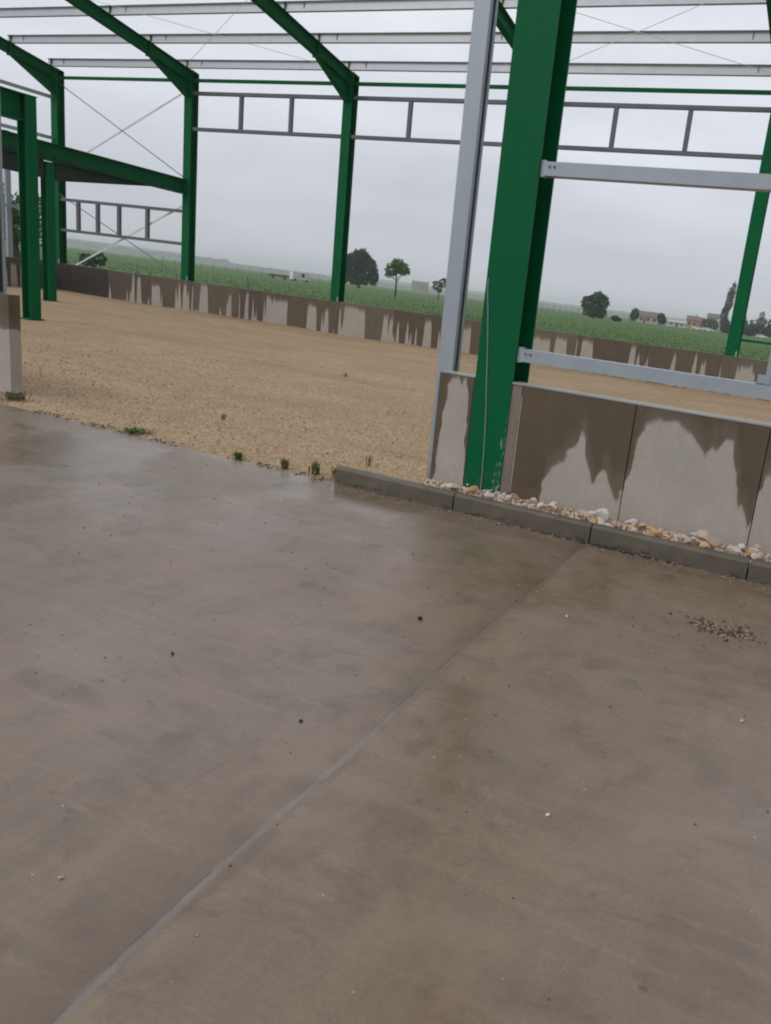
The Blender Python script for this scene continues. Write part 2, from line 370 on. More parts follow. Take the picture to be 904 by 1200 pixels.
# field out to the horizon: one sheet with a slight roll
bm = N()
rad = [0, 12, 25, 40, 60, 90, 140, 220, 350, 600, 1000, 1700, 3000, 5000]; na = 72; rings = []
for r_ in rad[1:]:
    rings.append([bm.verts.new((-8+r_*math.cos(2*math.pi*k/na), 8+r_*math.sin(2*math.pi*k/na), -.17)) for k in range(na)])
c0 = bm.verts.new((-8, 8, -.17))
for k in range(na): bm.faces.new((c0, rings[0][k], rings[0][(k+1) % na]))
for A, B in zip(rings, rings[1:]):
    for k in range(na): bm.faces.new((A[k], B[k], B[(k+1) % na], A[(k+1) % na]))
struct(obj('field_ground', bm, FIELD))
# gravel floor of the shed: gentle undulation
bm = N(); gx = [X0+.1+i*.4 for i in range(101)]; gy = [YK+.002+i*.3 for i in range(50)]
G = []
for y in gy:
    row = []
    for x in gx:
        n = noise.noise(Vector((x*.35, y*.35, 0)))*.035+noise.noise(Vector((x*1.3, y*1.3, 5)))*.018
        z = -.018+n*min(1, (y-YK)/.8)
        row.append(bm.verts.new((x, y, z)))
    G.append(row)
for j in range(len(gy)-1):
    for i in range(len(gx)-1): bm.faces.new((G[j][i], G[j][i+1], G[j+1][i+1], G[j+1][i]))
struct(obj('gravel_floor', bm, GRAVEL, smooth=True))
# ------------------------------------------------------------------ kerb stones (1 m each)
kl = ['kerb stone at the open left end of the kerb, beside the weeds', 'second kerb stone from the left end, below the big green column',
      'third kerb stone from the left end, with dark dirt along its foot', 'fourth kerb stone from the left end, below the broad pale dry patch',
      'kerb stone at the right edge, next to the orange rubble']
for i, (a, b) in enumerate([(-3.31, -2.335), (-2.325, -1.335), (-1.325, -.335), (-.325, .665), (.675, 1.665)]):
    bm = N(); L = b-a
    prism(bm, [(0, -.14), (.085, -.14), (.085, .112), (.078, .12), (.02, .12), (.004, .104)], 'x', 0, L)
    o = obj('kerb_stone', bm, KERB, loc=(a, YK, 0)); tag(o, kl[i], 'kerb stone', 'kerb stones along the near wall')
    o.rotation_euler = (0, 0, random.uniform(-.003, .003))

# ------------------------------------------------------------------ near walls
P1 = [(-2.22, .0), (-2.10, .0), (-2.0, .02), (-1.89, .03), (-1.86, .26), (-1.77, .40), (-1.70, .50), (-1.66, .54), (-1.63, .65), (-1.60, .60), (-1.58, .46), (-1.53, .36), (-1.49, .25), (-1.465, .33), (-1.45, .42), (-1.41, .38), (-1.38, .30), (-1.33, .22), (-1.285, .28),
      (-1.26, .30), (-1.25, .42), (-1.23, .62), (-1.18, .76), (-1.12, .82), (-1.0, .83), (-.95, .78), (-.89, .76), (-.84, .70), (-.77, .62), (-.74, .69), (-.70, .66), (-.67, .75), (-.61, .76), (-.58, .60), (-.54, .52), (-.50, .30), (-.47, .34), (-.42, .20),
      (-.40, .36), (-.37, .56), (-.28, .62), (-.1, .5), (.05, .74), (.3, .7), (.42, .3), (.6, .1), (.8, .5), (1.1, .6), (1.4, .2), (2.2, .5)]
W_NEAR = m_wall('near_wall_concrete', X=P1)
LIP = simple('pale_concrete_top', (.40, .40, .38), .6)
nw = thing('concrete_wall', 'low precast concrete wall with broad damp stains right of the big green column, behind the rubble strip', 'wall', (0, 0, 0))
def panel(parent, x0, x1, mat, y0=YW, th=.12, top=HW):
    bm = N(); box(bm, x0+.003, x1-.003, y0, y0+th, -.12, top-.006, .004); obj('wall_panel', bm, mat, parent)
    # bright worn top skin of the panel
xs = [-2.115, -1.28, -.40, .48, 1.36, 2.24]
bm = N(); box(bm, -2.196, -2.118, YW+.006, YW+.12, -.12, HW-.004, .003); obj('end_strip', bm, m_wall('end_strip_concrete', X=[(-2.3, .0), (-2.0, .01)], wetb=(.27, .225, .18)), nw)
for a, b in zip(xs, xs[1:]): panel(nw, a, b, W_NEAR)
bm = N(); box(bm, -2.196, 2.24, YW-.004, YW+.125, HW-.0055, HW+.006); obj('top_coping', bm, LIP, nw)
# light mortar line at the panel edge
bm = N(); box(bm, -2.113, -2.106, YW-.003, YW-.0005, .1, .80); obj('mortar_line', bm, LIP, nw)
PS = [(-2.80, .0), (-2.755, .02), (-2.74, .30), (-2.725, .57), (-2.70, .74), (-2.68, .84), (-2.62, .86), (-2.59, .80), (-2.56, .86), (-2.545, .80), (-2.535, .66), (-2.515, .30), (-2.50, .16), (-2.48, .0)]
sw = thing('concrete_wall', 'narrow concrete wall stub between grey post and big green column, mostly dry', 'wall', (0, 0, 0))
panel(sw, -2.785, -2.492, m_wall('stub_concrete', X=PS), top=HW)
bm = N(); box(bm, -2.78, -2.49, YW+.002, YW+.125, HW-.0055, HW+.004); obj('top_coping', bm, LIP, sw)
lw = thing('concrete_wall', 'end of a pale concrete wall at the left edge of the gate opening', 'wall', (0, 0, 0))
panel(lw, -13.4, -7.44, m_wall('left_wall_concrete', X=[(-14, .5), (-12, .2), (-11, .6), (-9.5, .3), (-8.2, .5), (-7.6, .62), (-7.4, .58)]), top=.93)

# ------------------------------------------------------------------ gate posts (galvanised)
def post(name, label, x0, x1, y0, y1, z1, parent=None):
    t = thing(name, label, 'post', ((x0+x1)/2, y0, 0), group='galvanised posts of the gate opening'); w = x1-x0; d = y1-y0
    bm = N(); W = w/2
    prism(bm, [(-W, 0), (W, 0), (W, d*.35), (W-.006, d*.35), (W-.006, .006), (-W+.006, .006), (-W+.006, d-.006), (W-.006, d-.006), (W-.006, d*.72), (W, d*.72), (W, d), (-W, d)], 'z', 0, z1)
    obj('post_profile', bm, GALV, t)
    bm = N(); box(bm, -W-.015, W+.015, -.004, d+.02, 0.0, .008); obj('base_plate', bm, GALV, t)
    return t
post('gate_post', 'tall galvanised steel post left of the big green column, on the gravel edge', -2.875, -2.75, 5.447, 5.567, 6.3)
post('gate_post', 'galvanised post at the far left edge of the photo against the wall end', -7.93, -7.805, 5.447, 5.567, 6.3)

# ------------------------------------------------------------------ big near column with its rafter
bc = thing('steel_column', 'big dark green steel column in the foreground with a thin pale cable down its face', 'column', (-2.343, YW-.002, 0))
bm = N(); w = .295; d = .30
prism(bm, [(-w/2, 0), (w/2, 0), (w/2, .018), (.006, .018), (.006, d-.018), (w/2, d-.018), (w/2, d), (-w/2, d), (-w/2, d-.018), (-.006, d-.018), (-.006, .018), (-w/2, .018)], 'z', 0, 6.72)
obj('column_profile', bm, GREEN_SC, bc)
bm = N(); box(bm, -.2, .2, -.03, d+.03, -.02, -.002); obj('base_plate', bm, GREEN, bc)
bm = N(); sweep(bm, iprof(.2, .3, .014, .009), (0, d+.002, 6.56), (-.36, RIDGE_Y-YW, 6.56+(RIDGE_Y-YW)*TA), (0, 0, 1)); obj('rafter', bm, GREEN, bc)
# girt cleat
for z in (1.085, 2.32):
    bm = N(); box(bm, .15, .152+.03, .02, .075, z-.05, z+.055); obj('cleat', bm, GALV, bc)
bm = N()
cpts = [(-2.477, 1.58), (-2.470, 1.50), (-2.452, 1.38), (-2.436, 1.25), (-2.412, 1.03), (-2.395, .85), (-2.375, .67), (-2.364, .52), (-2.352, .35), (-2.346, .2), (-2.342, .05)]
tube(bm, [(x, YW-.007+(.004 if i == 0 else 0), z) for i, (x, z) in enumerate(cpts)], .0032)
tag(obj('cable', bm, simple('pale_cable', (.35, .42, .38), .5)), 'thin pale cable hanging down the face of the big green column', 'cable')

# ------------------------------------------------------------------ near girts
def ngirt(z, label, h=.088):
    t = thing('wall_girt', label, 'girt', (-2.163, YW+.01, z), group='galvanised girts on the near wall')
    bm = N(); sweep(bm, [(-b, a) for a, b in cprof(h, .10, .003)] if False else [(-.05, -h/2), (.05, -h/2), (.05, h/2), (-.05, h/2)], (0, .05, 0), (4.4, .05, 0), (0, 0, 1)); obj('girt_profile', bm, GALV, t)
    bm = N()
    for x in (.035, .07): rod(bm, (x, -.008, .012), (x, -.0005, .012), .009)
    obj('bolts', bm, GALV_DK, t)
    return t
ngirt(2.322, 'upper grey galvanised girt crossing the sky right of the big green column')
ngirt(1.086, 'lower grey galvanised girt just above the near concrete wall')
wp = thing('window_post', 'short grey upright standing on the lower girt at the right edge', 'post', (-.47, YW+.02, 1.132))
bm = N(); box(bm, -.03, .03, .0, .08, 0.004, 1.142); obj('post_profile', bm, GALV, wp)
bm = N(); box(bm, -.075, .0, -.006, -.001, 0.003, .06); box(bm, -.085, -.034, -.006, .07, .0012, .006); obj('angle_bracket', bm, GALV, wp)

# ------------------------------------------------------------------ far portal frames
CW, CDp = .28, .28
flab = ['green portal frame at the far left corner of the shed', 'green portal frame second from the far left corner, joined by the low cross beam',
        'green portal frame in the middle of the far side, left of the dark round tree', 'green portal frame hidden mostly behind the big near column',
        'green portal frame at the right of the far side, in front of the poplar', 'green portal frame on the far side beyond the right edge of the photo']
def frame_parts(t):
    bm = N(); prism(bm, [(x, y) for x, y in [(-CW/2, 0), (CW/2, 0), (CW/2, .014), (.005, .014), (.005, CDp-.014), (CW/2, CDp-.014), (CW/2, CDp), (-CW/2, CDp), (-CW/2, CDp-.014), (-.005, CDp-.014), (-.005, .014), (-CW/2, .014)]], 'z', -.1, 6.71)
    obj('column', bm, GREEN, t)
    # rafter: I section rising towards the camera side
    zt = lambda s: 6.77+s*TA       # top surface at distance s inwards
    bm = N(); sweep(bm, iprof(.18, .30, .012, .008), (0, -.002-.0, zt(0)-.15), (0, RIDGE_Y-YF, zt(YF-RIDGE_Y)-.15), (0, 0, 1)); r = obj('rafter', bm, GREEN, t)
    # knee: cap piece over the column plus haunch web and flange
    bm = N(); prism(bm, [(.0, 6.712), (CDp, 6.712), (CDp, 6.72), (.0, 6.77)], 'x', -CW/2, CW/2); obj('knee_cap', bm, GREEN, t)
    bm = N()
    a = (-.004, 6.02); b = (-1.42, zt(1.42)-.305)
    prism(bm, [(-.004, zt(0)-.306), a, (b[0], b[1])], 'x', -.005, .005)
    sweep(bm, [(-.09, -.006), (.09, -.006), (.09, .006), (-.09, .006)], (0, a[0], a[1]), (0, b[0], b[1]), (0, 0, 1))
    obj('haunch', bm, GREEN, t)
    bm = N(); n_ = Vector((0, -1, TA)).normalized()
    for s in (1.45,):
        zc = zt(s)-.15; sweep(bm, [(-.1, -.2), (.1, -.2), (.1, .19), (-.1, .19)], (0, -s-.012, zc-.012*0), (0, -s+.012, zc), (0, 0, 1))
    obj('splice_plate', bm, GREEN, t)
    for s in (.06, 1.38, 2.70):
        bm = N(); z = zt(s)+.01; prism(bm, [(-.06, z-.006), (.028, z-.006), (.028, z+.2), (.02, z+.2), (.02, z+.004), (-.06, z+.004)], 'y', -s-.05, -s+.05)
        obj('purlin_cleat', bm, GREEN, t)
    bm = N(); box(bm, .10, .135, -.02, -.003, .86, .98); box(bm, .09, .15, -.022, -.002, .80, .83); obj('panel_clip', bm, GALV, t)
f0 = thing('portal_frame', flab[0], 'portal frame', (X0+CW/2, YF, 0), group='green portal frames of the shed'); frame_parts(f0)
for k in range(1, 5): dup(f0, (X0+k*S+CW/2, YF, 0), flab[k])

# purlins
plab = ['lowest galvanised roof purlin, running just above the column tops', 'middle galvanised roof purlin of the three rows in view', 'highest galvanised roof purlin in view, at the top of the photo']
for i, s in enumerate((.06, 1.38, 2.70)):
    z = 6.77+s*TA+.015+.1; t = thing('roof_purlin', plab[i], 'purlin', (X0, YF-s, z), group='galvanised roof purlins')
    bm = N(); sweep(bm, [(a, b) for a, b in zprof(.062, .20, .004)], (0, 0, 0), (S*4+CW+1.2, 0, 0), (0, TA, 1)); obj('purlin_profile', bm, GALV_GLARE, t)
    for k in range(0, 5):
        for dx in (-.55, .55):
            if k == 0 and dx < 0: continue
            x = k*S+CW/2+dx; bm = N(); box(bm, x-.012, x+.012, -.012, -.0045, -.09, .09); obj('lap_plate', bm, GALV_DK, t)
# eave tie
bm = N(); box(bm, X0+CW+.0, X0+S*4, YF+.08, YF+.16, 6.47, 6.55)
tag(obj('eave_tie', bm, GREEN), 'thin green horizontal tie tube joining the tops of the far columns', 'tie beam')
bm = N(); box(bm, X0+S*4+CW, X0+S*4+CW+5, YF+.06, YF+.12, 1.22, 1.28)
tag(obj('side_rail', bm, GREEN), 'thin green horizontal rail above the far wall at the right edge', 'rail')

# girt frames (two long girts with uprights)
gl = {1: 'grey ladder-like girt frame between second and third far columns, upper left', 2: 'grey ladder-like girt frame right of the middle far column, passing behind the grey post',
      3: 'grey ladder-like girt frame right of the big near column'}
for k in (1, 2, 3):
    xa = X0+k*S+CW+.002; xb = X0+(k+1)*S-.002; t = thing('girt_frame', gl[k], 'girt frame', (xa, YF+.05, 0), group='grey girt frames between far columns')
    L = xb-xa
    for z in (6.16, 5.195):
        bm = N(); sweep(bm, [(-.05, -.045), (.05, -.045), (.05, .045), (-.05, .045)], (0, .05, z), (L, .05, z), (0, 0, 1)); obj('girt', bm, GALV_DK, t)
    for q in (1/3, 2/3):
        bm = N(); box(bm, L*q-.05, L*q+.05, .005, .095, 5.243, 6.112); obj('upright', bm, GALV_DK, t)
xa = X0+CW+.002; xb = X0+S-.002; t = thing('girt_frame', 'lower grey girt frame with four uprights under the cross beam at the left', 'girt frame', (xa, YF+.05, 0)); L = xb-xa
for z in (2.875, 1.925):
    bm = N(); sweep(bm, [(-.05, -.045), (.05, -.045), (.05, .045), (-.05, .045)], (0, .05, z), (L, .05, z), (0, 0, 1)); obj('girt', bm, GALV_DK, t)
for x in (-24.0, -23.13, -22.2, -21.0):
    bm = N(); box(bm, x-xa-.055, x-xa+.055, .005, .095, 1.972, 2.828); obj('upright', bm, GALV_DK, t)

# wall bracing in the corner bay
def onerod(name, label, p0, p1, r, mat, grp): 
    bm = N(); rod(bm, p0, p1, r); return tag(obj(name, bm, mat), label, 'bracing', grp)
ROD = simple('rod_steel', (.10, .11, .13), .5)
STRAP = simple('pale_strap_steel', (.80, .82, .85), .5)
onerod('bracing_rod', 'thin dark diagonal rod high in the corner bay, above the cross beam', (X0+CW, YF+.14, 6.33), (X0+S, YF+.14, 3.80), .014, ROD, 'bracing rods of the corner bay')
onerod('bracing_rod', 'thin dark diagonal rod low in the corner bay, crossing the lower girt frame', (X0+CW, YF+.02, 3.03), (X0+S, YF+.02, .93), .014, ROD, 'bracing rods of the corner bay')
def strap(label, p0, p1):
    bm = N(); sweep(bm, [(-.004, -.028), (.004, -.028), (.004, .028), (-.004, .028)], p0, p1, (0, 0, 1)); tag(obj('bracing_strap', bm, STRAP), label, 'bracing', 'pale bracing straps of the corner bay')
strap('pale wide diagonal strap rising to the right above the cross beam', (X0+CW, YF+.17, 3.85), (X0+S, YF+.17, 6.28))
strap('pale wide diagonal strap rising to the right behind the lower girt frame', (X0+CW, YF+.17, .6), (X0+S, YF+.17, 3.1))
# roof bracing: thin crossed rods under the purlins
rb = [(1, 0), (1, 1), (3, 0), (3, 1)]
rl = ['thin roof bracing rod falling to the right between the second and middle frames', 'thin roof bracing rod rising to the right between the second and middle frames',
      'thin roof bracing rod falling to the right, seen right of the big near column', 'thin roof bracing rod rising to the right, seen right of the big near column']
for (k, dr), lb in zip(rb, rl):
    a, b = X0+k*S+CW, X0+(k+1)*S; sa, sb = (.3, 3.6) if dr == 0 else (3.6, .3)
    onerod('roof_rod', lb, (a, YF-sa, 6.70+sa*TA), (b, YF-sb, 6.70+sb*TA), .006, STRAP, 'roof bracing rods')

# ------------------------------------------------------------------ far long wall, gable wall
fw_ = thing('concrete_wall', 'long low far concrete wall streaked with damp, running behind the gravel', 'wall', (0, 0, 0))
Wf = [m_wall('far_wall_concrete', seed=s, fx=f, bias=b, wetb=wb) for s, f, b, wb in ((1, 2.2, .01, (.150, .120, .086)), (8, 1.9, .02, (.175, .143, .105)), (15, 2.5, .0, (.135, .107, .076)))]
Wd = m_wall('dark_far_wall_concrete', seed=3, bias=-.25, wetb=(.055, .05, .046))
x = X0-.12; k = 0
random.seed(3)
while x < 1.2:
    w_ = 1.78 if k else .98
    panel(fw_, x, x+w_, Wd if x < -23.9 else Wf[(k*7) % 3], y0=YF-.14, th=.11, top=.87+random.uniform(-.006, .006)); x += w_; k += 1
gw = thing('concrete_wall', 'dark low gable wall running towards the camera at the far left', 'wall', (0, 0, 0))
WG = m_wall('gable_wall_concrete', seed=5, axis=1, bias=-.02, wetb=(.12, .10, .08))
y = YF-.145
while y > 5.6:
    bm = N(); box(bm, X0-.12, X0, y-1.77, y, -.1, .87, .004); obj('wall_panel', bm, WG, gw); y -= 1.78

# ------------------------------------------------------------------ inner low structure: columns and cross beams
def icol(label, x, y, top):
    t = thing('inner_column', label, 'column', (x, y, 0), group='short green columns inside the shed')
    bm = N(); W, D, tf = .11, .115, .013
    prism(bm, [(-D, -W), (-D+tf, -W), (-D+tf, -.005), (D-tf, -.005), (D-tf, -W), (D, -W), (D, W), (D-tf, W), (D-tf, .005), (-D+tf, .005), (-D+tf, W), (-D, W)], 'z', -.05, top)
    obj('column_profile', bm, GREEN, t)
    bm = N(); box(bm, -.15, .15, -.15, .15, -.03, .006); obj('base_plate', bm, GREEN, t)
    bm = N(); box(bm, -.125, .125, -.12, .13, top+.001, top+.016); obj('cap_plate', bm, GREEN, t)
    return t
icol('nearer short green column standing in the gravel at the left', -14.70, 10.98, 3.955)
icol('farther short green column in the gravel, under the long cross beam', -19.52, 15.1, 3.38)
def ibeam(label, x, y0, z0, y1, z1, h):
    t = thing('cross_beam', label, 'beam', (x, y0, z0), group='green cross beams at head height of the inner columns')
    bm = N(); sweep(bm, iprof(.24, h, .02, .012), (0, 0, -h/2), (0, y1-y0, z1-z0-h/2), (0, 0, 1)); obj('beam_profile', bm, GREEN, t)
    return t
b1 = ibeam('upper green cross beam ending on the nearer inner column', -14.70, 5.5, 4.0, 10.866, 3.97, .46)
b2 = ibeam('long green cross beam from the left edge to the second far column, with dark underside', -19.46, 5.5, 4.0, YF-.004, 3.78, .42)
bm = N()   # deep haunch plates under the long beam, coloured near-black green
yy = lambda Y: Y-5.5
prism(bm, [(yy(15.26), -.46), (yy(15.26), -1.02), (yy(18.4), -.62)], 'x', -.03, .03)
prism(bm, [(yy(14.94), -.455), (yy(14.94), -1.0), (yy(6.5), -.86), (yy(6.5), -.44)], 'x', -.03, .03)
obj('haunch_plate', bm, DKGREEN, b2)
# gable girts and post
gtl = ['upper pale girt on the gable side, above the cross beams at the far left', 'second pale girt on the gable side, between the inner columns and the corner', 'low pale girt on the gable side seen behind the inner columns']
for z, lb in zip((5.91, 4.70, 2.42), gtl):
    bm = N(); box(bm, X0+.06, X0+.12, 9.0, YF-.003, z-.05, z+.05); tag(obj('gable_girt', bm, GALV), lb, 'girt', 'girts on the gable side')
bm = N(); box(bm, X0-.11, X0-.01, 17.98, 18.14, .874, 4.6)
tag(obj('gable_post', bm, GALV), 'pale grey upright on the dark gable wall behind the nearer inner column', 'post')

# ------------------------------------------------------------------ rubble between kerb and wall
def rock(r, seed, flat=.7):
    bm = N(); bmesh.ops.create_icosphere(bm, subdivisions=2, radius=r)
    rnd = random.Random(seed)
    planes = [(Vector((rnd.gauss(0, 1), rnd.gauss(0, 1), rnd.gauss(0, 1))).normalized(), r*rnd.uniform(.42, .78)) for _ in range(11)]
    for v in bm.verts:
        for n_, d_ in planes:
            k_ = v.co.dot(n_)
            if k_ > d_: v.co -= n_*(k_-d_)
        v.co += v.co.normalized()*r*.06*noise.noise(v.co*30/r*.05+Vector((seed, 0, 0)))
        v.co.z *= flat
    return bm
bm = N(); xs_ = [-3.2+i*.05 for i in range(110)]; ys_ = [4.925, 5.0, 5.08, 5.16, 5.24, 5.318]
Gs = [[bm.verts.new((x, y, (.064 if x > -2.75 else .064*max(0, (x+3.2)/.45))+.02*noise.noise(Vector((x*6, y*9, 0)))-(.02 if y < 4.93 else 0))) for x in xs_] for y in ys_]
for j in range(len(ys_)-1):
    for i in range(len(xs_)-1): bm.faces.new((Gs[j][i], Gs[j][i+1], Gs[j+1][i+1], Gs[j+1][i]))
struct(obj('rubble_bed', bm, GRAVEL, smooth=True))
random.seed(21)
# packed small rubble: one object (uncountable chips)
bm = N()
for i in range(1500):
    x = random.uniform(-2.75, 2.2); y = random.uniform(4.94, 5.30); r_ = random.uniform(.008, .020)
    if -2.5 < x < -2.18 and y > 5.29: continue
    z = .068+.02*noise.noise(Vector((x*6, y*9, 0)))+.004
    mt = Matrix.Translation((x, y, z)) @ Matrix.Rotation(random.uniform(0, 6.28), 4, Vector((random.random(), random.random(), random.random()+.1)).normalized()) @ Matrix.Diagonal((random.uniform(.7, 1.3), random.uniform(.7, 1.2), random.uniform(.5, .9), 1))
    g = bmesh.ops.create_icosphere(bm, subdivisions=1, radius=r_, matrix=mt)
    mi = random.choice((0, 0, 1, 2, 2))
    for f in {f for v in g['verts'] for f in v.link_faces}: f.material_index = mi
struct(obj('rubble', bm, ST), 'stuff')
def rockmesh(s):
    b_ = rock(1.0, s); me = bpy.data.meshes.new('rock'); bmesh.ops.recalc_face_normals(b_, faces=b_.faces[:]); b_.to_mesh(me); b_.free(); return me
RM = [rockmesh(s) for s in range(9)]
RMM = []
for me in RM:
    for mm in ST:
        c = me.copy(); c.materials.append(mm); RMM.append(c)
def place_rock(x, y, z, r_, mi, label, grp, name='broken_stone', cat='stone'):
    r_ *= 1.22 if x < -2.2 else 1.45; z += .018
    o = bpy.data.objects.new(name, RMM[random.randrange(9)*3+mi]); COL.objects.link(o)
    o.location = (x, y, z); o.scale = (r_*random.uniform(.9, 1.25), r_*random.uniform(.75, 1.0), r_*random.uniform(.75, 1.0))
    o.rotation_euler = (random.uniform(-.4, .4), random.uniform(-.4, .4), random.uniform(0, 6.28)); tag(o, label, cat, grp); return o
marks = ['under the grey stub wall', 'at the foot of the big green column', 'right of the big green column foot', 'below the narrow dry patch on the wall', 'beside the panel joint under the lower girt', 'below the broad dry patch on the wall', 'below the right part of the broad dry patch', 'by the right-hand panel joint']
def mk(x):
    e = [-2.52, -2.2, -1.85, -1.5, -1.2, -.95, -.6, 9]
    for i, v in enumerate(e):
        if x < v: return marks[i]
cn = ['whitish', 'orange', 'pinkish']
spec = [(-1.33, 5.10, .115, .062, 0, 'largest whitish broken stone lying on the rubble beside the panel joint'),
        (-1.41, 5.16, .09, .05, 0, 'pointed whitish stone just left of the largest stone by the panel joint'),
        (-.62, 5.12, .105, .058, 2, 'large pointed pinkish stone leaning on the wall below the broad dry patch'),
        (-.97, 5.08, .09, .05, 1, 'largest orange stone, halfway along the rubble below the broad dry patch'),
        (-.45, 5.06, .09, .047, 0, 'rounded whitish stone left of the right-hand panel joint'),
        (-.72, 5.05, .085, .045, 0, 'flat whitish stone just left of the large pointed pinkish stone'),
        (-2.47, 5.10, .085, .042, 0, 'pale stone at the left foot of the big green column'),
        (-2.33, 5.11, .08, .045, 1, 'elongated orange stone in front of the big green column'),
        (-2.18, 5.10, .085, .038, 0, 'whitish stone at the right foot of the big green column'),
        (-.33, 5.08, .085, .045, 1, 'orange stone right of the rounded whitish stone, by the right-hand panel joint')]
for s in spec: place_rock(*s, 'broken stones on the rubble strip')
seen = set()
for i in range(95):
    x = random.uniform(-2.68, 1.6); r_ = random.uniform(.018, .036); mi = random.choice((0, 0, 0, 1, 2, 2)); y = random.uniform(4.96, 5.26)
    if x < -2.2: r_ *= .75
    place_rock(x, y, .062+r_*.45+(.02 if random.random() < .3 else 0), r_, mi, 'small %s stone among those %s' % (cn[mi], mk(x)), 'small %s stones %s' % (cn[mi], mk(x)))

# ------------------------------------------------------------------ loose crumbs and pebbles on the slab
def pebbles(name, mat, items, seedv=1):
    bm = N()
    for x, y, r_ in items:
        z = r_*.35
        mt = Matrix.Translation((x, y, z)) @ Matrix.Rotation(random.uniform(0, 6.28), 4, 'Z') @ Matrix.Diagonal((random.uniform(.7, 1.4), random.uniform(.6, 1.1), .6, 1))
        g = bmesh.ops.create_icosphere(bm, subdivisions=1, radius=r_, matrix=mt)
        for v in g['verts']: v.co += Vector((random.uniform(-1, 1), random.uniform(-1, 1), random.uniform(-.5, .5)))*r_*.18
        mi = random.randrange(len(mat)) if isinstance(mat, list) else 0
        for f in {f for v in g['verts'] for f in v.link_faces}: f.material_index = mi
    return obj(name, bm, mat)
random.seed(5)
GRIT = [simple('grey_grit', (.33, .30, .26), .8), simple('brown_grit', (.12, .095, .07), .9), simple('tan_grit', (.36, .27, .17), .8)]
it = []
for i in range(620):
    x = random.uniform(-5.5, 1.6); y = random.uniform(.7, 4.75)
    it.append((x, y, random.uniform(.0012, .0035)*(.8+.25*y)))
for i in range(420): it.append((random.uniform(-3.3, 1.4), 4.84-abs(random.gauss(0, .07)), random.uniform(.003, .008)))
for i in range(110): it.append((-.33+random.gauss(0, .35), 3.9+random.gauss(0, .25), random.uniform(.003, .006)))
struct(pebbles('loose_grit', GRIT, it), 'stuff')
it = [(-.33+random.gauss(0, .085), 3.90+random.gauss(0, .05), random.uniform(.004, .011)) for i in range(190)]
struct(pebbles('crumb_heap', [GRIT[1], GRIT[2], simple('dark_brown_crumb', (.08, .058, .04), .9)], it), 'stuff')
it = [(-1.25+random.gauss(0, .22), 4.815+random.gauss(0, .012), random.uniform(.004, .012)) for i in range(150)]
struct(pebbles('dirt_crust', CLOD, it), 'stuff')
pl = [(-1.56, 3.03, .018, CLOD, 'dark soil clod on the slab left of the joint, below the kerb'), (-1.44, 2.01, .008, CLOD, 'dark pebble on the slab just left of the joint, midway down'),
      (-2.12, 2.12, .009, CLOD, 'dark pebble at the left of the slab above the long stain'), (-1.45, 1.12, .007, ST[1], 'tiny orange pebble at the lower left of the slab'),
      (-.545, 2.0, .009, ST[0], 'pale pebble on the slab right of the joint in the middle'), (-.155, 1.40, .009, ST[0], 'pale pebble in the wet spot at the lower right'),
      (-.11, 2.97, .011, ST[2], 'pale pebble near the right edge of the slab'), (-1.02, 3.52, .010, ST[0], 'small pale pebble right of the joint, well below the kerb')]
for x, y, r_, mt, lb in pl:
    o = obj('pebble', rock(r_, int(abs(x)*100)), mt, loc=(x, y, r_*.5)); tag(o, lb, 'pebble', 'pebbles lying on the slab')

# small loose stones on the gravel, near the slab edge
random.seed(9); it = []
bm = N()
for i in range(9000):
    y = YK+abs(random.gauss(0, 2.3)) if random.random() < .75 else YK+random.uniform(0, 7); x = random.uniform(-10, 2) - (y-5)*random.uniform(0, 1)
    if 4.9 > y and x > -3.35: continue
    if x > -3.3 and y < 5.5: continue
    if y > 13: continue
    if y < YK+.03: y = YK-random.uniform(-.04, .05)
    r_ = random.uniform(.006, .016)
    z = -.018+(noise.noise(Vector((x*.35, y*.35, 0)))*.035+noise.noise(Vector((x*1.3, y*1.3, 5)))*.018)*min(1, max(0, (y-YK)/.8))+r_*.3
    if y < YK: z = r_*.4
    a = random.uniform(0, 6.28); vs = []
    q = [(-1, -.8, -.5), (1, -.6, -.5), (.2, 1, -.5), (random.uniform(-.4, .4), random.uniform(-.3, .3), .75)]
    for (p0, p1, p2) in q:
        vs.append(bm.verts.new((x+r_*(p0*math.cos(a)-p1*math.sin(a)), y+r_*(p0*math.sin(a)+p1*math.cos(a)), z+r_*p2)))
    for f_ in ((0, 1, 3), (1, 2, 3), (2, 0, 3), (0, 2, 1)):
        fc = bm.faces.new([vs[j] for j in f_]); fc.material_index = i % 3
struct(obj('loose_gravel', bm, [simple('tan_chip', (.45, .33, .22), .85), simple('light_chip', (.58, .46, .34), .85), simple('brown_chip', (.32, .22, .14), .85)]), 'stuff')

random.seed(31); it = []
for i in range(900):
    x = random.uniform(-9.5, -3.35); k_ = noise.noise(Vector((x*1.7, 3, 0))) + .5*noise.noise(Vector((x*6, 1, 0)))
    if k_ < -.05: continue
    it.append((x, YK+.03+random.gauss(0, .035+.03*k_), random.uniform(.004, .012)))
struct(pebbles('soil_crumbs', [GRIT[1], simple('damp_soil', (.10, .08, .05), .9), GRIT[2]], it), 'stuff')

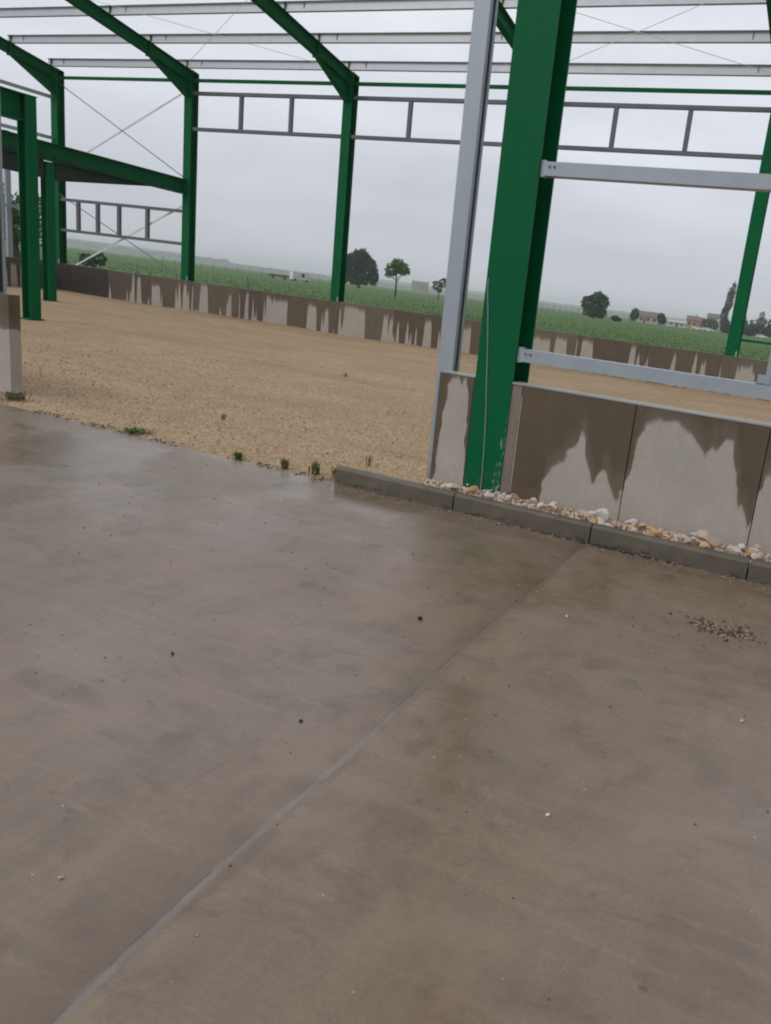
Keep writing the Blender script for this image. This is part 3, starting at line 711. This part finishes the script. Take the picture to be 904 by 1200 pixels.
# ------------------------------------------------------------------ weeds
WEED = leafmat('weed_leaves', (.07, .12, .03), (.14, .20, .05)); WDRY = leafmat('dry_weed_leaves', (.14, .14, .06), (.26, .23, .13))
def weed(label, x, y, h, n, mat, spread, seed):
    rnd = random.Random(seed); bm = N()
    for i in range(n):
        a = rnd.uniform(0, 6.28); l = rnd.uniform(.5, 1)*h; out = rnd.uniform(.15, 1)*spread; w_ = rnd.uniform(.002, .0045)
        bx_, by_ = rnd.gauss(0, spread*.25), rnd.gauss(0, spread*.25); s_ = Vector((-math.sin(a), math.cos(a), 0))*w_
        p = [Vector((bx_, by_, -.01)), Vector((bx_+math.cos(a)*out*.45, by_+math.sin(a)*out*.45, l*.65)), Vector((bx_+math.cos(a)*out, by_+math.sin(a)*out, l*rnd.uniform(.6, 1)))]
        v = [bm.verts.new(p[0]-s_), bm.verts.new(p[0]+s_), bm.verts.new(p[1]+s_*1.6), bm.verts.new(p[1]-s_*1.6), bm.verts.new(p[2])]
        bm.faces.new(v[:4]); bm.faces.new((v[3], v[2], v[4]))
    tag(obj('weed', bm, mat, loc=(x, y, -.01)), label, 'weed', 'weeds sprouting along the slab edge')
weed('low green weed patch at the slab edge, leftmost of the weeds', -5.42, 4.96, .06, 90, WEED, .16, 1)
weed('small bright green weed at the slab edge between the left patch and the kerb', -4.27, 4.91, .07, 60, WEED, .07, 2)
weed('dark tufted weed by the slab edge, left of the kerb end', -3.86, 4.96, .10, 45, WDRY, .05, 3)
weed('dry tufted weed closest but one to the kerb end', -3.60, 5.0, .13, 40, WDRY, .06, 4)
weed('thin dry stalked weed right beside the kerb end', -3.44, 5.05, .14, 22, WDRY, .05, 5)
weed('lone small weed out in the gravel beyond the slab edge', -5.53, 6.13, .08, 14, WDRY, .05, 6)
weed('thin sprig in the gravel behind the kerb end', -3.5, 5.6, .12, 14, WDRY, .05, 7)
weed('green weed at the foot of the wall end at the far left', -7.15, 5.15, .10, 80, WDRY, .16, 8)
weed('small dark weed far out in the middle of the gravel', -7.33, 10.8, .08, 14, WDRY, .09, 9)

# ------------------------------------------------------------------ field: grass, trees, far things
def at(az, d, z=0): a = R(az); return Vector((math.sin(a)*d, math.cos(a)*d, z))
random.seed(11); bm = N()
def blade(p, h, w_, a):
    s_ = Vector((math.cos(a), math.sin(a), 0))*w_; l = Vector((random.uniform(-.3, .3), random.uniform(-.3, .3), 1))*h
    v = [bm.verts.new(p-s_), bm.verts.new(p+s_), bm.verts.new(p+l)]; bm.faces.new(v)
for i in range(30000):
    az = random.uniform(-60, 2); d = 1/random.uniform(1/160, 1/26); p = at(az, d, -.17)
    if X0-1 < p.x < 5 and p.y < YF+.6: continue
    tall = 1.25 if az < -44 else 1
    clump = noise.noise(Vector((p.x*.12, p.y*.12, 0)))
    h = (.085+.05*clump+random.uniform(0, .07))*tall
    if h < .05: continue
    blade(p, h*.8, .018+.0006*d, random.uniform(0, 3.14))
for i in range(7000):   # weeds behind the wall at the left
    p = Vector((random.uniform(X0-6, X0+12), YF+random.uniform(2, 16), -.17)); k_ = noise.noise(Vector((p.x*.3, p.y*.3, 3)))
    blade(p, max(.1, .35+.5*k_+random.uniform(0, .35)), .03, random.uniform(0, 3.14))
g = obj('grass', bm, GRASS); struct(g, 'stuff')

def crown(bm, blobs, n, leaf, seed):
    rnd = random.Random(seed); tot = sum(b[3]*b[4]*b[3] for b in blobs)
    for (cx, cy, cz, rx, rz) in blobs:
        for i in range(int(n*rx*rx*rz/tot)):
            while True:
                v = Vector((rnd.uniform(-1, 1), rnd.uniform(-1, 1), rnd.uniform(-1, 1)))
                if .35 < v.length < 1: break
            v = v*(.75+.35*noise.noise(v*2.3+Vector((seed, cx, 0))))/max(.6, v.length**.4)
            p = Vector((cx+v.x*rx, cy+v.y*rx, cz+v.z*rz)); q = Vector((rnd.gauss(0, 1), rnd.gauss(0, 1), rnd.gauss(0, .7))).normalized()
            a = q.orthogonal().normalized(); b = q.cross(a); s_ = leaf*rnd.uniform(.5, 1.3)
            vs = [bm.verts.new(p+a*s_), bm.verts.new(p+b*s_*.6), bm.verts.new(p-a*s_), bm.verts.new(p-b*s_*.6)]; bm.faces.new(vs)
def tree(name, label, az, d, blobs, trunk_h, tr, n, leaf, mat, seed, cat='tree', group='trees across the field', limbs=6):
    p = at(az, d, -.17); t = thing(name, label, cat, p, -R(az), group)
    rnd = random.Random(seed); bm = N()
    top = max(b[2] for b in blobs)
    if tr:
        tube(bm, [(0, 0, 0), (tr*.3, 0, trunk_h*.5), (-tr*.2, 0, trunk_h), (0, 0, top)], [tr*1.25, tr, tr*.8, tr*.25], 8)
        for i in range(limbs):
            b = blobs[i % len(blobs)]; a = rnd.uniform(0, 6.28)
            e = Vector((b[0]+math.cos(a)*b[3]*.6, b[1]+math.sin(a)*b[3]*.6, b[2]+rnd.uniform(-.2, .5)*b[4])); s0 = Vector((0, 0, trunk_h*rnd.uniform(.75, 1.1)))
            tube(bm, [s0, s0.lerp(e, .5)+Vector((0, 0, -.1*b[4])), e], [tr*.5, tr*.3, tr*.1], 5)
        obj('trunk', bm, BARK, t)
    else:
        tube(bm, [(0, 0, 0), (0, 0, top)], [.06, .03], 5)
        for i in range(5):
            a = rnd.uniform(0, 6.28); tube(bm, [(0, 0, .05), (math.cos(a)*blobs[0][3]*.5, math.sin(a)*blobs[0][3]*.5, top*.8)], [.05, .02], 5)
        obj('stems', bm, BARK, t)
    bm = N(); crown(bm, blobs, n, leaf, seed); obj('crown', bm, mat, t)
    return t
D = 260
tree('broadleaf_tree', 'large dense dark green tree right of the middle far column', -33.7, D, [(-2.4, 0, 6.4, 3.6, 4.4), (2.4, 0, 6.2, 3.6, 4.6), (.2, 0, 8.8, 3.8, 3.6), (-3.8, 0, 3.6, 2.4, 2.9), (4.2, 0, 3.8, 2.3, 3.2), (0, 0, 2.9, 4.2, 2.6)], 1.6, .45, 7500, .42, L_DARK, 1)
tree('broadleaf_tree', 'smaller bright green round tree with a bare visible trunk', -31.2, 150, [(-.9, 0, 4.6, 1.6, 1.5), (.9, 0, 5.0, 1.5, 1.5), (0, 0, 5.7, 1.5, 1.1), (1.7, 0, 4.6, .9, .9), (-1.5, 0, 3.7, .8, .7)], 2.9, .16, 1900, .20, L_MID, 2)
tree('broadleaf_tree', 'sparse small dark tree partly hidden behind the grey gate post', -28.25, 210, [(-.9, 0, 3.4, 1.3, 1.5), (.8, 0, 4.2, 1.5, 1.6), (0, 0, 2.6, 1.0, 1.2)], 1.6, .13, 420, .27, L_DARK, 3)
tree('broadleaf_tree', 'round bushy green tree alone on the horizon right of the big column', -17.45, 230, [(-1.9, 0, 4.0, 2.4, 2.6), (2.0, 0, 4.6, 2.4, 3.0), (.4, 0, 5.6, 2.3, 2.2), (-.6, 0, 2.1, 3.2, 2.2), (1.8, 0, 1.8, 2.2, 1.9)], 1.2, .25, 2600, .40, L_BUSH, 4)
tree('bush', 'small dark bush just right of the round bushy tree', -15.95, 235, [(0, 0, .8, 1.6, 1.0), (1.2, 0, .6, .9, .7)], .3, 0, 420, .25, L_DARK, 5, 'bush', 'bushes across the field')
tree('broadleaf_tree', 'small rounded green tree left of the pale pink house', -14.65, 330, [(0, 0, 3.2, 2.2, 2.9), (-.7, 0, 2.0, 1.8, 1.9)], 1., .18, 1000, .33, L_BUSH, 6)
tree('broadleaf_tree', 'dark small tree between the pale pink house and the low white sheds', -12.85, 330, [(0, 0, 2.8, 2.0, 2.6), (1.2, 0, 1.9, 1.4, 1.6)], 1., .18, 900, .33, L_DARK, 7)
tree('broadleaf_tree', 'yellowish green wide bush in front of the grey-roofed house', -9.6, 330, [(-1.2, 0, 2.9, 2.4, 2.6), (2.0, 0, 2.6, 2.2, 2.4), (.6, 0, 3.8, 1.6, 1.8)], 1., .2, 1300, .33, L_YEL, 8)
tree('broadleaf_tree', 'dark dense tree left of the poplar behind the right far column', -8.35, 350, [(-1.5, 0, 3.0, 2.4, 3.4), (2.0, 0, 3.4, 2.6, 3.8), (0, 0, 2.0, 3.4, 2.4)], 1., .2, 1900, .36, L_DARK, 9)
tree('poplar_tree', 'tall narrow brownish poplar behind the right far column', -8.62, 380, [(-.9, 0, 7, 2.2, 7), (.3, 0, 14, 2.2, 7.5), (1.1, 0, 18.5, 1.5, 5.0), (0, 0, 4, 2.2, 4.5)], 3., .35, 3400, .36, L_BRN, 10)
for i, (az, s_, lb) in enumerate([(-7.45, 1.05, 'dark conifer just right of the right far column'), (-6.9, .85, 'lower dark conifer between two taller ones'), (-6.35, 1.35, 'tallest pointed dark conifer near the right edge'), (-5.75, 1.0, 'dark conifer at the very right edge of the photo')]):
    tree('conifer_tree', lb, az, 340+i*7, [(0, 0, 2.2*s_, 3.1*s_, 2.2*s_), (.3, 0, 4.6*s_, 2.3*s_, 2.0*s_), (0, 0, 6.6*s_, 1.2*s_, 1.7*s_), (-1.6, 0, 2.8*s_, 1.8, 2.2*s_)], 1., .2, 1500, .36, L_DARK, 20+i, group='dark conifers at the right')
tree('bush', 'rounded green bush in the field seen through the lower girt frame', -49.9, 75, [(-.5, 0, .75, .75, .65), (.5, 0, .9, .7, .7)], .3, 0, 700, .10, L_BUSH, 31, 'bush', 'bushes across the field')
tree('broadleaf_tree', 'large leafy green tree beyond the gable wall at the left edge', -54.0, 58, [(-1.5, 0, 3.4, 2.1, 1.9), (1.1, 0, 3.0, 1.6, 1.7), (-3.0, 0, 2.6, 1.9, 1.7), (0, 0, 2.2, 1.3, 1.1)], 1.4, .22, 5200, .13, L_MID, 33)

# houses
WH = [simple('pink_render', (.50, .40, .38), .8), simple('orange_render', (.55, .33, .16), .8), simple('white_render', (.62, .61, .60), .8), simple('cream_render', (.52, .48, .42), .8)]
ROOF = [simple('brown_roof_tiles', (.20, .13, .10), .8), simple('grey_roof_tiles', (.16, .16, .17), .8), simple('pale_roof_sheet', (.42, .42, .43), .6)]
GLASS = simple('dark_window_glass', (.05, .06, .07), .2); DOORM = simple('door_wood', (.15, .10, .07), .6)
def house(label, az, d, w_, dp, h, rh, wm, rm, wins, door=None, name='house', cat='house', chim=False, grp='houses on the horizon'):
    t = thing(name, label, cat, at(az, d, -.17), -R(az), grp)
    bm = N(); box(bm, -w_/2, w_/2, 0, dp, 0, h); prism(bm, [(0, h), (dp, h), (dp/2, h+rh*.96)], 'x', -w_/2, w_/2)
    obj('wall', bm, wm, t)
    bm = N(); o_ = .35
    prism(bm, [(-o_, h-o_*rh/(dp/2)+.01), (dp/2, h+rh+.01), (dp+o_, h-o_*rh/(dp/2)+.01), (dp+o_, h-o_*rh/(dp/2)+.2), (dp/2, h+rh+.22), (-o_, h-o_*rh/(dp/2)+.2)], 'x', -w_/2-.3, w_/2+.3)
    r_ = obj('roof', bm, rm, t)
    if chim: bm = N(); box(bm, w_*.2, w_*.2+.6, dp/2-.8, dp/2-.3, h+rh-.35, h+rh+.9); obj('chimney', bm, WH[1], r_)
    for (x, z, ww, hh) in wins:
        bm = N(); box(bm, x-ww/2-.08, x+ww/2+.08, -.06, -.003, z-hh/2-.08, z+hh/2+.08); f = obj('window', bm, WH[2], t)
        bm = N(); box(bm, x-ww/2, x+ww/2, -.08, -.063, z-hh/2, z+hh/2); obj('pane', bm, GLASS, f)
    if door is not None:
        bm = N(); box(bm, door-.5, door+.5, -.07, -.003, 0, 2.1); obj('door', bm, DOORM, t)
house('pale pink house with a brown roof between two small trees', -13.75, 370, 9.5, 7, 3.0, 1.9, WH[0], ROOF[0], [(-2.8, 1.7, 1.3, 1.2), (.2, 1.7, 1.3, 1.2), (3.0, 1.7, 1.3, 1.2)], -1.3)
house('low white shed with a pale sheet roof in the middle of the far buildings', -11.75, 380, 9.5, 6, 1.9, .9, WH[2], ROOF[2], [(-2.5, 1.2, 1.0, .7), (2.2, 1.2, 1.0, .7)], 0, 'shed', 'shed')
house('orange house with a brown roof left of the parked white car', -10.75, 350, 4.6, 6, 3.6, 1.6, WH[1], ROOF[0], [(-1.2, 2.2, 1.0, 1.2), (1.0, 2.2, 1.0, 1.2)], None, chim=True)
house('pink-walled house front directly beside the orange house', -10.3, 362, 4.0, 6, 3.6, 1.5, WH[0], ROOF[0], [(-.6, 2.0, 1.1, 1.2)], .9)
house('tall cream house with a grey roof rising behind the yellowish bush', -9.45, 400, 5.0, 7, 6.0, 2.0, WH[3], ROOF[1], [(-1.2, 4.6, 1.1, 1.2), (1.2, 4.6, 1.1, 1.2)], None)
# cars
def car(label, az, d, mat, van=False, rz=0, grp='white vehicles parked in the distance'):
    t = thing('parked_van' if van else 'parked_car', label, 'van' if van else 'car', at(az, d, -.17), -R(az)+rz, grp)
    L, H = (5.2, 2.3) if van else (4.2, 1.45)
    prof = [(-L/2, .35), (L/2, .35), (L/2, .9), (L/2-.15, 1.0), (L/2-(.9 if van else 1.1), 1.1), (L/2-(1.5 if van else 1.8), H), (-L/2+(.1 if van else .6), H), (-L/2, .95)]
    bm = N(); prism(bm, prof, 'y', -.85, .85); obj('body', bm, mat, t)
    bm = N(); box(bm, L/2-2.6 if van else -1.3, L/2-1.75, -.87, -.853, 1.15, H-.2); obj('side_window', bm, GLASS, t)
    for sx_ in (-L/2+.8, L/2-.85):
        for sy in (-.87, .72):
            bm = N(); rod(bm, (sx_, sy, .34), (sx_, sy+.17, .34), .33, 14); obj('wheel', bm, simple('tyre', (.03, .03, .03), .8) if 'tyre' not in bpy.data.materials else bpy.data.materials['tyre'], t)
WP = simple('white_car_paint', (.75, .75, .76), .3)
car('white van parked alone in the field left of the middle far column', -37.55, 230, WP, True, .5)
tagd = thing('field_trailer', 'low brown flatbed trailer standing left of the lone white van', 'trailer', at(-38.9, 232, -.17), R(38.9))
bm = N(); box(bm, -2.6, 2.6, -1, 1, .6, 1.15); obj('trailer_bed', bm, simple('brown_boards', (.17, .12, .09), .8), tagd)
for sx_ in (-1.5, 1.5):
    bm = N(); rod(bm, (sx_, -1.1, .35), (sx_, -.9, .35), .34, 14); obj('wheel', bm, bpy.data.materials['tyre'], tagd)
car('white car parked in front of the orange house', -10.35, 325, WP)
car('second white car, just right of the one by the orange house', -9.62, 327, WP)
car('pale car half hidden by dark conifers near the right edge', -6.1, 320, WP)
# billboard
bb = thing('billboard', 'pale cream billboard on two thin posts in the field, right of the small bright tree', 'billboard', at(-29.57, 135, -.17), R(29.57))
bm = N(); box(bm, -1.22, 1.22, -.05, .05, 1.15, 3.05); obj('board', bm, simple('cream_board', (.50, .50, .47), .6), bb)
bm = N(); prism(bm, [(-.1, 1.9), (.35, 1.45), (.75, 2.1), (.55, 2.55), (.1, 2.35)], 'y', -.062, -.053); obj('faded_print', bm, simple('faded_orange_print', (.55, .42, .28), .6), bb)
for sx_ in (-1.28, 1.28):
    bm = N(); rod(bm, (sx_, 0, 0), (sx_, 0, 3.2), .05, 8); obj('post', bm, GALV, bb)
# stakes just outside the wall
for x_, lb in ((-22.1, 'thin dark stake leaning left above the wall in the corner bay'), (-17.5, 'thin dark stake leaning left above the wall between second and middle far columns'), (-14.3, 'thin dark stake leaning left just before the middle far column')):
    bm = N(); rod(bm, (0, 0, -.3), (-.19, 0, 1.24), .012); tag(obj('marker_stake', bm, ROD, loc=(x_, YF+.9, -.1)), lb, 'stake', 'leaning stakes outside the far wall')
# distant fence posts
random.seed(2)
FP = simple('weathered_post', (.16, .14, .12), .9)
fc = thing('wire_fence', 'far row of thin fence posts along the horizon left of the white van', 'fence', at(-46, 250, -.17))
base = at(-46, 250, -.17)
for i in range(16):
    p = at(-46+i*.75, 250+i*2, -.17)-base; bm = N(); rod(bm, p, p+Vector((random.uniform(-.1, .1), 0, random.uniform(1.5, 2.3))), .07, 6); obj('post', bm, FP, fc)
fc = thing('wire_fence', 'far row of thin fence posts left of the round bushy tree', 'fence', at(-24, 250, -.17)); base = at(-24, 250, -.17)
for i in range(14):
    p = at(-24+i*.42, 250, -.17)-base; bm = N(); rod(bm, p, p+Vector((random.uniform(-.1, .1), 0, random.uniform(1.2, 2.4))), .07, 6); obj('post', bm, FP, fc)

# far wooded horizon and hills
FW = leafmat('far_wood_leaves', (.035, .060, .038), (.060, .090, .055))
bm = N(); random.seed(13)
for i in range(16000):
    az = random.uniform(-62, 6); d = random.uniform(2700, 3100); p = at(az, d, -.17)
    hmax = 8+4*noise.noise(Vector((az*.35, 1, 0)))+2*noise.noise(Vector((az*2, 7, 0)))+(6 if az < -42 else 0)
    z = random.uniform(0, 1)**.7*max(1.5, hmax)*1.3; q = Vector((random.gauss(0, 1), random.gauss(0, 1), random.gauss(0, 1))).normalized(); a = q.orthogonal().normalized(); b = q.cross(a); s_ = random.uniform(2.5, 7)
    p.z += z; bm.faces.new([bm.verts.new(p+a*s_), bm.verts.new(p+b*s_*.7), bm.verts.new(p-a*s_), bm.verts.new(p-b*s_*.7)])
struct(obj('far_wood', bm, FW), 'stuff')
bm = N(); prev = None
for i in range(140):
    az = -75+i*.65; h = 17+14*noise.noise(Vector((az*.06, 2, 0)))+4*noise.noise(Vector((az*.3, 5, 0)))+(6 if az < -42 else 0)
    cur = [bm.verts.new(at(az, 3000, -.5)), bm.verts.new(at(az, 3250, h*.8)), bm.verts.new(at(az, 3450, h*1.3)), bm.verts.new(at(az, 3700, -.5))]
    if prev:
        for j in range(3): bm.faces.new((prev[j], cur[j], cur[j+1], prev[j+1]))
    prev = cur
struct(obj('far_hills', bm, FIELD, smooth=True))

# ------------------------------------------------------------------ haze
bm = N(); box(bm, -3800, 3800, -3800, 3800, -1.2, 45)
hz = obj('haze', bm, bpy.data.materials.new('haze')); struct(hz, 'stuff')
hm = hz.data.materials[0]; hm.use_nodes = True; hn = hm.node_tree.nodes; hn.clear()
ho = hn.new('ShaderNodeOutputMaterial'); pv = hn.new('ShaderNodeVolumePrincipled')
pv.inputs['Color'].default_value = (.93, .95, 1, 1); pv.inputs['Density'].default_value = .00036; pv.inputs['Anisotropy'].default_value = .1
hm.node_tree.links.new(pv.outputs[0], ho.inputs['Volume'])
